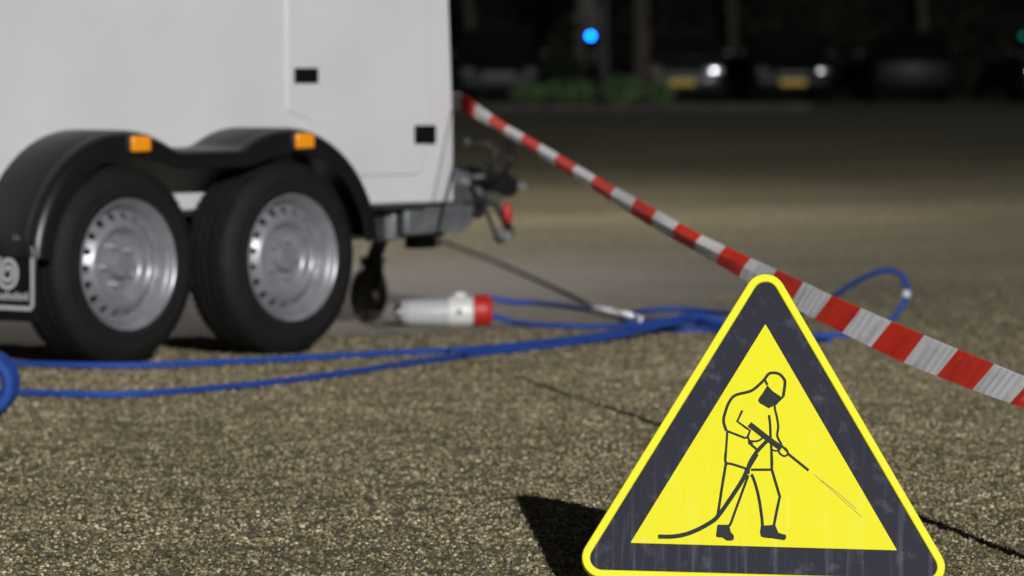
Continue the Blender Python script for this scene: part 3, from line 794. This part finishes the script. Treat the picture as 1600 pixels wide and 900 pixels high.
# jockey wheel on its tilted tube
jx, jy = 1.72, 1.28
bm = NB(); add_tube(bm, [(jx + 0.02, jy + 0.02, 0.115), (jx + 0.14, jy - 0.02, 0.42)], 0.028, 14); obj('jockey_tube', bm, M['chassis'], trailer)
jw = empty('jockey_wheel', (jx - 0.02, jy - 0.045, 0.10)); jw.parent = trailer; jw.rotation_euler = (0, R(8), R(14))
bm = NB(); add_lathe(bm, [(0.0, -0.028), (0.045, -0.028), (0.055, -0.022), (0.06, -0.03), (0.09, -0.028), (0.10, -0.012), (0.10, 0.012), (0.09, 0.028), (0.0, 0.028)], 32, 'y'); obj('tyre', bm, M['chassis'], jw)
bm = NB(); add_lathe(bm, [(0.0, -0.040), (0.014, -0.038), (0.018, -0.028)], 14, 'y'); obj('hub', bm, M['chrome'], jw)
bm = NB(); add_box(bm, (0.01, -0.036, 0.06), (0.03, 0.008, 0.14)); add_box(bm, (0.01, 0.036, 0.06), (0.03, 0.008, 0.14)); add_box(bm, (0.015, 0, 0.125), (0.05, 0.08, 0.012)); obj('fork', bm, M['chassis'], jw)

# ------------------------------------------------------------------ warning sign
sign = empty('warning_sign', (0.4513, 9.156, 0.016))
sign.rotation_mode = 'XYZ'
sign.rotation_euler = (Matrix.Rotation(0.0355, 3, 'Z') @ Matrix.Rotation(-0.326, 3, 'X') @ Matrix.Rotation(0.0321, 3, 'Y')).to_euler('XYZ')
tag(sign, 'yellow triangular warning sign with black border and figure using a pressure washer lance', 'sign')
CZ = 0.1947
def tri(inr, rad, n=10):
    pts = []
    cr = inr - rad                                   # inradius of the triangle of arc centres
    for a0 in (90, 210, 330):
        c = (2 * cr * math.cos(R(a0)), CZ + 2 * cr * math.sin(R(a0)))
        for k in range(n + 1):
            a = R(a0 - 60 + 120 * k / n)
            pts.append((c[0] + rad * math.cos(a), c[1] + rad * math.sin(a)))
    return pts
bm = NB(); add_prism(bm, tri(0.2035, 0.036), 0.0, 0.012); panel = obj('panel', bm, M['srim'], sign, bevel=0.002)
bm = NB(); add_ring_prism(bm, tri(0.2044, 0.037), tri(0.1895, 0.022), -0.0045, 0.020); obj('raised_rim', bm, M['srim'], panel, bevel=0.0022, segs=3)
bm = NB(); add_prism(bm, tri(0.1892, 0.0218), -0.0008, 0.0005); obj('black_border', bm, M['sblack'], sign)
bm = NB(); add_prism(bm, tri(0.1387, 0.0012, 3), -0.0022, 0.0); inner = obj('yellow_field', bm, M['syellow'], sign, bevel=0.0006)

def ribbon(bm, pts, w, y0, y1, sub=6, taper=None):
    P = spline([(p[0], p[1], 0) for p in pts], sub) if len(pts) > 2 else [Vector((p[0], p[1], 0)) for p in pts]
    A = []
    for i, p in enumerate(P):
        t = (P[min(i + 1, len(P) - 1)] - P[max(i - 1, 0)])
        t = t.normalized() if t.length > 0 else Vector((1, 0, 0))
        n = Vector((-t.y, t.x, 0)) * w / 2
        a, b = p + n, p - n
        A.append([bm.verts.new((a.x, y0, a.y)), bm.verts.new((b.x, y0, b.y)), bm.verts.new((b.x, y1, b.y)), bm.verts.new((a.x, y1, a.y))])
    for X, Y in zip(A, A[1:]):
        for k in range(4): bm.faces.new((X[k], X[(k + 1) % 4], Y[(k + 1) % 4], Y[k]))
    bm.faces.new(A[0]); bm.faces.new(A[-1][::-1])
PICTO_LINES = [
 ([(0.0335,0.3363),(0.0364,0.3621),(0.0333,0.3705),(0.026,0.3778),(0.0146,0.38),(0.0063,0.3772),(-0.0008,0.3674),(-0.0121,0.3553),(-0.0265,0.3442),(-0.0533,0.3359),(-0.0646,0.3228),(-0.0716,0.3034),(-0.0745,0.2862),(-0.0692,0.2683)], 2.6),
 ([(-0.0008,0.3674),(0.0044,0.3568)], 2.2),
 ([(0.0335,0.3363),(0.0202,0.3221),(0.0181,0.3145),(0.0224,0.2955),(0.0246,0.2785),(0.0232,0.2615),(0.031,0.2458)], 2),
 ([(-0.0682,0.2684),(-0.0361,0.2565),(-0.031,0.2578)], 2),
 ([(-0.031,0.2578),(-0.0263,0.2706),(-0.0342,0.2757),(-0.0498,0.287),(-0.0407,0.3075)], 2),
 ([(-0.0676,0.2673),(-0.069,0.2418),(-0.0707,0.2099)], 2),
 ([(0.0079,0.3004),(0.0101,0.2802),(0.0109,0.259),(0.0125,0.2378),(0.0141,0.2082)], 2.2),
 ([(-0.03,0.2578),(-0.0268,0.2515),(-0.0155,0.2508),(-0.0072,0.2542),(-0.0021,0.2607)], 1.8),
 ([(-0.0288,0.2483),(-0.0133,0.2349)], 2.2),
 ([(0.0145,0.2357),(0.0207,0.2338),(0.0259,0.2361)], 1.6),
 ([(-0.0695,0.2077),(-0.0589,0.207),(-0.0318,0.1989)], 2.2),
 ([(-0.0241,0.1975),(0.0126,0.1986)], 2.2),
 ([(-0.0695,0.2077),(-0.075,0.1718),(-0.0813,0.1262),(-0.084,0.1083)], 2.4),
 ([(-0.0288,0.1871),(-0.0392,0.157),(-0.0523,0.1191),(-0.0598,0.0972),(-0.0633,0.0921)], 2.2),
 ([(-0.023,0.1892),(-0.0162,0.1716),(-0.0092,0.1441),(-0.0041,0.1106),(-0.0025,0.0929)], 2.6),
 ([(0.0127,0.232),(0.0136,0.1986),(0.0283,0.1491),(0.0227,0.1213),(0.0181,0.0955)], 2.4),
 ([(-0.0697,0.2296),(-0.0709,0.2176),(-0.0695,0.2077)], 2.2),
 ([(-0.0277,0.2822),(0.0076,0.255),(0.0307,0.2387)], 5),
 ([(0.0428,0.229),(0.0801,0.1992)], 2.8),
 ([(0.0306,0.2444),(0.0427,0.2323)], 2),
 ([(0.0258,0.2393),(0.032,0.2416),(0.0393,0.2375),(0.0424,0.2302),(0.0373,0.2247),(0.03,0.2273),(0.0255,0.2339),(0.0258,0.2393)], 1.8),
 ([(0.0058,0.2538),(-0.0142,0.2307),(-0.0271,0.2078),(-0.0303,0.1897)], 4.6),
 ([(-0.0137,0.2272),(-0.0299,0.1989),(-0.0393,0.1778),(-0.0621,0.1406),(-0.0811,0.1123),(-0.0926,0.1002),(-0.1174,0.0847),(-0.1423,0.0741),(-0.1653,0.0695),(-0.1902,0.0688)], 5.6),
]
PICTO_FILLS = [
 [(0.0044,0.3558),(0.0138,0.3454),(0.0294,0.3351),(0.0253,0.3286),(0.0171,0.322),(0.0146,0.317),(0.0072,0.3132),(-0.0098,0.3227),(-0.0119,0.3275),(-0.0099,0.3329),(-0.0048,0.3395),(0.0024,0.3482)],
 [(-0.0295,0.2525),(-0.0206,0.247),(-0.0226,0.2421),(-0.0299,0.2467)],
 [(-0.0838,0.0935),(-0.0627,0.0941),(-0.0632,0.0882),(-0.0612,0.0823),(-0.0543,0.0747),(-0.0538,0.0688),(-0.0567,0.0653),(-0.0672,0.065),(-0.074,0.0702),(-0.0846,0.0708),(-0.0861,0.0737)],
 [(-0.0056,0.0938),(0.02,0.0965),(0.0206,0.0886),(0.0259,0.0823),(0.0326,0.0797),(0.0394,0.0787),(0.0403,0.0734),(0.0375,0.0688),(0.0269,0.0697),(0.0163,0.0714),(0.0096,0.0745),(0.0019,0.0723),(-0.0048,0.0741),(-0.0068,0.0809)],
]
PICTO_THIN = [
 ([(0.09,0.1921),(0.1152,0.1703),(0.1766,0.1154)], 0.9),
 ([(0.1021,0.1819),(0.1328,0.1596),(0.1667,0.1303)], 0.8),
]
bm = NB(); k = 0
for i, (pts, w) in enumerate(PICTO_LINES[:17] + [PICTO_LINES[19], PICTO_LINES[20]]):
    d = 0.00002 * i
    ribbon(bm, pts, w * 1.75 / 870, -0.0032 - d, -0.0018, 1 if i in (3, 4, 15) else 6)
obj('printed_worker', bm, M['sprint'], inner, smooth=False)
bm = NB(); ribbon(bm, PICTO_LINES[17][0], 9.0 / 870, -0.0037, -0.0018); ribbon(bm, PICTO_LINES[18][0], 4.0 / 870, -0.0037, -0.0018)
obj('printed_lance', bm, M['sprint'], inner, smooth=False)
bm = NB(); ribbon(bm, PICTO_LINES[21][0], 6.0 / 870, -0.0038, -0.0018); ribbon(bm, PICTO_LINES[22][0], 6.6 / 870, -0.0039, -0.0018)
obj('printed_hose', bm, M['sprint'], inner, smooth=False)
for i, (nm, pts) in enumerate(zip(('printed_visor', 'printed_trigger', 'printed_boot', 'printed_boot'), PICTO_FILLS)):
    bm = NB(); add_prism(bm, pts, -0.0040 - 0.0001 * i, -0.0018)
    bmesh.ops.triangulate(bm, faces=[f for f in bm.faces if len(f.verts) > 4])
    obj(nm, bm, M['sprint'], inner, smooth=False)
for pts, w in PICTO_THIN:
    bm = NB(); ribbon(bm, pts, 1.3 / 870, -0.0026, -0.0018); obj('printed_spray', bm, M['sthin'], inner, smooth=False)
# folding rear stand: hinge at the top, two legs and a cross bar
bm = NB(); add_tube(bm, [(-0.035, 0.026, 0.50), (0.035, 0.026, 0.50)], 0.008, 12); obj('hinge', bm, M['black'], sign)
stand = None
for s in (-1, 1):
    bm = NB(); add_tube(bm, [(s * 0.03, 0.026, 0.50), (s * 0.17, 0.335, 0.105)], 0.009, 10); obj('stand_leg', bm, M['galv'], sign)
bm = NB(); add_tube(bm, [(-0.125, 0.235, 0.232), (0.125, 0.235, 0.232)], 0.007, 10); obj('cross_bar', bm, M['galv'], sign)

# ------------------------------------------------------------------ barrier tape
TP = [(-1,-0.2231,17.782,0.8302,-0.2276,0.7902),(0,-0.17,17.45,0.8234,-0.1744,0.7645),(1,-0.1169,17.08,0.7916,-0.122,0.7433),(2,-0.0643,16.712,0.7603,-0.0701,0.7222),(3,-0.0123,16.342,0.731,-0.0188,0.697),(4,0.0392,15.973,0.7073,0.032,0.6718),(5,0.0901,15.628,0.6831,0.0823,0.6464),(6,0.1406,15.283,0.6584,0.1317,0.6218),(7,0.1906,14.937,0.6338,0.1806,0.5974),(8,0.24,14.591,0.6094,0.2291,0.5724),(9,0.2888,14.247,0.5863,0.277,0.5449),(10,0.3379,13.935,0.5634,0.3252,0.5187),(11,0.3875,13.657,0.5395,0.374,0.4954),(12,0.4372,13.38,0.5151,0.4198,0.4739),(13,0.4866,13.102,0.4931,0.4657,0.4526),(14,0.536,12.824,0.4743,0.5117,0.4313),(15,0.5853,12.547,0.4558,0.5577,0.4092),(16,0.6344,12.269,0.4387,0.6038,0.3858),(17,0.6834,11.991,0.4214,0.6486,0.3663),(18,0.7318,11.705,0.403,0.6931,0.3496),(19,0.7798,11.419,0.388,0.7375,0.3332),(20,0.8277,11.133,0.3732,0.7818,0.3172),(21,0.8752,10.847,0.359,0.8302,0.3008),(22,0.9225,10.562,0.345,0.8782,0.2899),(23,0.9694,10.275,0.3325,0.926,0.2801),(24,1.0159,9.989,0.3195,0.9734,0.2726),(25,1.0622,9.703,0.3082,1.0204,0.2654),(26,1.1078,9.417,0.2983,1.0671,0.259),(27,1.153,9.13,0.3136,1.1131,0.262),(31,1.3248,7.988,0.2854,1.2788,0.243),(35,1.4873,6.84,0.3093,1.4405,0.2695)]
SUB = 300
up = spline([(p[1], p[2], p[3]) for p in TP], SUB)
lo = spline([(p[4], p[2], p[5]) for p in TP], SUB)
ss = spline([(p[0], 0, 0) for p in TP], SUB)
bm = NB(); uvl = bm.loops.layers.uv.new('stripe')
rows = []
for i, (a, b, s) in enumerate(zip(up, lo, ss)):
    t = (up[min(i + 1, len(up) - 1)] - up[max(i - 1, 0)]).normalized()
    nrm = t.cross(b - a).normalized()
    if nrm.z < 0: nrm = -nrm
    k = s.x
    fold = max(0.0, 0.062 - (a - b).length) * 0.45        # bunched lengthwise where the tape is pulled narrow
    row = []
    for f in (0.0, 0.25, 0.5, 0.75, 1.0):
        p = a.lerp(b, f)
        off = fold * (1 - abs(2 * f - 1))
        # fine crinkles of the stretched film, and a few long soft waves
        off += 0.00085 * math.sin(k * 262 + 2.0 * math.sin(k * 7.3 + f * 1.0) + f * 0.6)
        off += 0.0003 * math.sin(k * 29 - f * 2 + 2 * math.sin(k * 4.3))
        row.append((bm.verts.new(p + nrm * off), k, f))
    rows.append(row)
for A, B in zip(rows, rows[1:]):
    for k in range(4):
        q = (A[k], A[k + 1], B[k + 1], B[k])
        fc = bm.faces.new([v[0] for v in q])
        for lp, v in zip(fc.loops, q): lp[uvl].uv = (v[1], v[2])
m = bpy.data.materials.new('red_white_tape'); m.use_nodes = True
nt = m.node_tree; L = nt.links; b = nt.nodes['Principled BSDF']
uvn = N(nt, 'ShaderNodeUVMap', uv_map='stripe'); sx = N(nt, 'ShaderNodeSeparateXYZ'); L.new(uvn.outputs[0], sx.inputs[0])
h = N(nt, 'ShaderNodeMath', operation='MULTIPLY_ADD'); L.new(sx.outputs[0], h.inputs[0]); h.inputs[1].default_value = 0.5; h.inputs[2].default_value = 50.0
fr = N(nt, 'ShaderNodeMath', operation='FRACT'); L.new(h.outputs[0], fr.inputs[0])
gt = N(nt, 'ShaderNodeMath', operation='LESS_THAN'); L.new(fr.outputs[0], gt.inputs[0]); gt.inputs[1].default_value = 0.5
mx = N(nt, 'ShaderNodeMix', data_type='RGBA'); mx.inputs['A'].default_value = (0.88, 0.87, 0.89, 1); mx.inputs['B'].default_value = (0.88, 0.045, 0.020, 1)
L.new(gt.outputs[0], mx.inputs['Factor']); L.new(mx.outputs['Result'], b.inputs['Base Color'])
b.inputs['Roughness'].default_value = 0.38
mp = N(nt, 'ShaderNodeMapping'); mp.inputs['Scale'].default_value = (14, 1.2, 1); L.new(uvn.outputs[0], mp.inputs['Vector'])
nz = N(nt, 'ShaderNodeTexNoise', Scale=1.6, Detail=3.0); L.new(mp.outputs[0], nz.inputs['Vector'])
bp = N(nt, 'ShaderNodeBump', Strength=0.2, Distance=0.002); L.new(nz.outputs['Fac'], bp.inputs['Height'])
tr = N(nt, 'ShaderNodeBsdfTranslucent'); L.new(mx.outputs['Result'], tr.inputs['Color'])
ms = N(nt, 'ShaderNodeMixShader'); ms.inputs[0].default_value = 0.15
L.new(b.outputs[0], ms.inputs[1]); L.new(tr.outputs[0], ms.inputs[2]); L.new(ms.outputs[0], nt.nodes['Material Output'].inputs['Surface'])
tape = obj('barrier_tape', bm, m, angle=180)
tag(tape, 'red and white striped barrier tape stretched from the trailer to the right edge', 'barrier tape')

# ------------------------------------------------------------------ hoses
def hose(name, pts, label, group=None, r=0.0100):
    bm = NB(); add_tube(bm, spline(pts, 10), r, 12)
    return tag(obj(name, bm, M['hose']), label, 'hose', group)
h1 = [(-2.1,15.75,.012),(-1.689,15.688,.012),(-1.506,15.623,.012),(-1.166,15.526,.012),(-0.791,15.788,.012),(-0.405,16.163,.012),(-0.123,16.411,.012),(0.127,16.855,.012),(0.438,17.485,.012),(0.66,17.567,.012),(0.887,17.283,.012),(1.122,17.23,.012),
      (1.22,17.32,.022),(1.29,17.40,.055),(1.335,17.46,.105),(1.352,17.5,.155),(1.334,17.55,.202),(1.276,17.6,.213),(1.20,17.68,.178),(1.13,17.78,.125),(1.04,17.95,.06),(0.94,18.2,.018),(0.80,18.7,.012),(0.66,18.95,.012),(0.54,18.95,.012),(0.45,18.72,.012),(0.40,18.45,.012),(0.42,18.0,.012)]
hose('pressure_hose', h1, 'blue hose passing right in front of the trailer tyres and rising in a loop')
h2 = [(-1.9,14.4,.012),(-1.541,14.307,.012),(-1.377,14.28,.012),(-1.085,14.199,.012),(-0.817,14.502,.012),(-0.563,14.996,.012),(-0.295,15.688,.012),(-0.081,16.198,.012),(0.146,16.63,.012),(0.36,17.05,.020),(0.50,17.36,.036),(0.60,17.56,.036),(0.72,17.85,.018),(0.87,18.25,.012),(0.98,18.7,.012)]
hose('pressure_hose', h2, 'blue hose strand lying nearest the camera, running left in front of the other')
h3 = [(-0.099,19.50,.03),(0.0,19.52,.014),(0.122,19.45,.012),(0.285,18.994,.014),(0.456,18.208,.015),(0.56,17.85,.035),(0.66,17.58,.038),(0.80,17.42,.022),(0.90,17.12,.012),(1.05,16.9,.012)]
sh = hose('pressure_hose', h3, 'blue hose with shiny metal couplings, leaving the red-capped canister at the top')
a = Vector((0.307, 18.885, .0155)); b2 = Vector((0.461, 18.15, .0155))
bm = NB(); add_tube(bm, [a.lerp(b2, f) for f in (0.0, 0.05, 0.06, 0.44, 0.46, 0.54, 0.56, 0.94, 0.95, 1.0)], [0.0125, 0.0125, 0.0155, 0.0155, 0.0125, 0.0125, 0.0165, 0.0165, 0.0125, 0.0125], 14)
obj('coupling', bm, mat('satin_steel', (0.72, 0.72, 0.76), 0.32, metal=0.85), sh)
bm = NB(); add_tube(bm, [(1.349, 17.49, .143), (1.346, 17.48, .125)], 0.0145, 12)
o = obj('hose_clip', bm, M['whiteplastic'], bpy.data.objects['pressure_hose'])
h4 = [(-0.09,18.02,.045),(0.0,17.98,.018),(0.112,17.861,.012),(0.354,17.76,.012),(0.50,17.70,.03),(0.62,17.62,.058),(0.72,17.60,.045),(0.84,17.66,.014),(1.0,17.8,.012)]
hose('pressure_hose', h4, 'blue hose leaving the red-capped canister at the bottom')

# thin dark tube along the ground from the hitch to the couplings
bm = NB(); add_tube(bm, spline([(-0.42, 26.6, .009), (-0.34, 25.9, .009), (-0.12, 23.9, .009), (0.13, 21.3, .009), (0.25, 19.9, .009), (0.31, 19.1, .009)], 10), 0.0075, 8)
tag(obj('line', bm, M['mattblack']), 'thin dark line on the ground running from below the hitch towards the metal coupling', 'line')

# standing coil of hose at the left edge
bm = NB()
for k in range(5):
    pts = [(-1.392 + 0.071 * math.cos(2 * math.pi * i / 40), 13.40 + 0.036 * k, 0.0885 + 0.071 * math.sin(2 * math.pi * i / 40)) for i in range(41)]
    add_tube(bm, pts, 0.0180, 12, cap=False)
tag(obj('hose_coil', bm, M['hose']), 'thick blue hose coil standing upright, cut by the left edge', 'hose coil')

# canister
can = empty('canister', (-0.243, 18.02, 0.0), R(3))
tag(can, 'white and clear plastic canister with red cap, lying on its side by the hoses', 'canister')
bm = NB(); add_lathe(bm, [(0, -0.150), (0.030, -0.150), (0.040, -0.140), (0.046, -0.115), (0.048, -0.02), (0.049, 0.02), (0.0, 0.02)], 32, 'x', (0, 0, 0.049)); obj('clear_body', bm, M['clear'], can)
bm = NB(); add_lathe(bm, [(0.0, 0.018), (0.052, 0.018), (0.053, 0.03), (0.053, 0.09), (0.050, 0.105), (0.0, 0.106)], 32, 'x', (0, 0, 0.053)); obj('white_shoulder', bm, M['whiteplastic'], can)
bm = NB(); add_lathe(bm, [(0.0, 0.105)] + [(0.054 + (0.002 if k % 2 else 0), 0.107 + 0.012 * k) for k in range(5)] + [(0.045, 0.172), (0.0, 0.174)], 32, 'x', (0, 0, 0.056)); obj('cap', bm, M['redplastic'], can)
bm = NB(); add_lathe(bm, [(0.0, -0.172), (0.022, -0.170), (0.030, -0.16), (0.030, -0.145)], 20, 'x', (0, 0, 0.049)); obj('end_fitting', bm, M['chrome'], can)
bm = NB(); add_lathe(bm, [(0, -0.060), (0.008, -0.058), (0.010, -0.050)], 12, 'y', (0.055, 0, 0.053)); obj('stud', bm, M['black'], can)
bm = NB(); add_box(bm, (0.06, 0.0, 0.112), (0.04, 0.03, 0.016)); obj('moulded_lug', bm, M['whiteplastic'], can, bevel=0.005)

# ------------------------------------------------------------------ flood light mast behind the camera
mast = empty('floodlight_mast', (LAMP_POS.x, LAMP_POS.y, 0))
tag(mast, 'tall steel mast with the flood light that lights the car park', 'lamp')
bm = NB(); add_lathe(bm, [(0.22, 0), (0.22, 0.03), (0.14, 0.05), (0.07, LAMP_POS.z - 0.2), (0.0, LAMP_POS.z - 0.18)], 20, 'z'); obj('pole', bm, M['galv'], mast)
aim = Vector((0.2, 30.0, 0.3)) - LAMP_POS
q = aim.to_track_quat('-Z', 'Y')
bm = NB(); add_box(bm, (0, 0, 0.17), (0.6, 0.5, 0.2)); hd = obj('lamp_head', bm, M['black'], mast, bevel=0.02)
hd.location = (0, 0, LAMP_POS.z); hd.rotation_mode = 'QUATERNION'; hd.rotation_quaternion = q
ld = bpy.data.lights.new('flood_light', 'SPOT')
ld.energy = LAMP_POWER; ld.spot_size = R(70); ld.spot_blend = 0.6; ld.shadow_soft_size = 0.22; ld.color = (1.0, 0.995, 0.985)
lo_ = bpy.data.objects.new('flood_light', ld); COL.objects.link(lo_); lo_.parent = mast
lo_.location = (0, 0, LAMP_POS.z); lo_.rotation_mode = 'QUATERNION'; lo_.rotation_quaternion = q

# ------------------------------------------------------------------ lamp post behind the trailer, outside the picture on the left: it lights the ground beyond
SL = Vector((-3.7, 30.5, 6.0))
sl = empty('street_lamp', (SL.x, SL.y + 0.9, 0))
tag(sl, 'tall steel street lamp standing behind the white trailer, beyond the left edge', 'street lamp')
bm = NB(); add_lathe(bm, [(0.11, 0), (0.11, 0.9), (0.08, 1.0), (0.05, 6.1), (0.0, 6.12)], 16, 'z'); obj('pole', bm, M['galv'], sl)
bm = NB(); add_tube(bm, spline([(0, 0, 6.0), (0, -0.35, 6.18), (0, -0.75, 6.14)], 6), 0.03, 10); obj('arm', bm, M['galv'], sl)
bm = NB(); add_box(bm, (0, -0.9, 6.14), (0.22, 0.5, 0.08)); obj('lamp_head', bm, M['chassis'], sl, bevel=0.02)
ld2 = bpy.data.lights.new('street_lamp_light', 'SPOT'); ld2.energy = STREET_POWER; ld2.spot_size = R(165); ld2.spot_blend = 0.5; ld2.shadow_soft_size = 0.15; ld2.color = (1.0, 0.93, 0.91)
o = bpy.data.objects.new('street_lamp_light', ld2); COL.objects.link(o); o.parent = sl
o.location = (0, -0.9, 6.0); o.rotation_euler = (0, 0, 0)
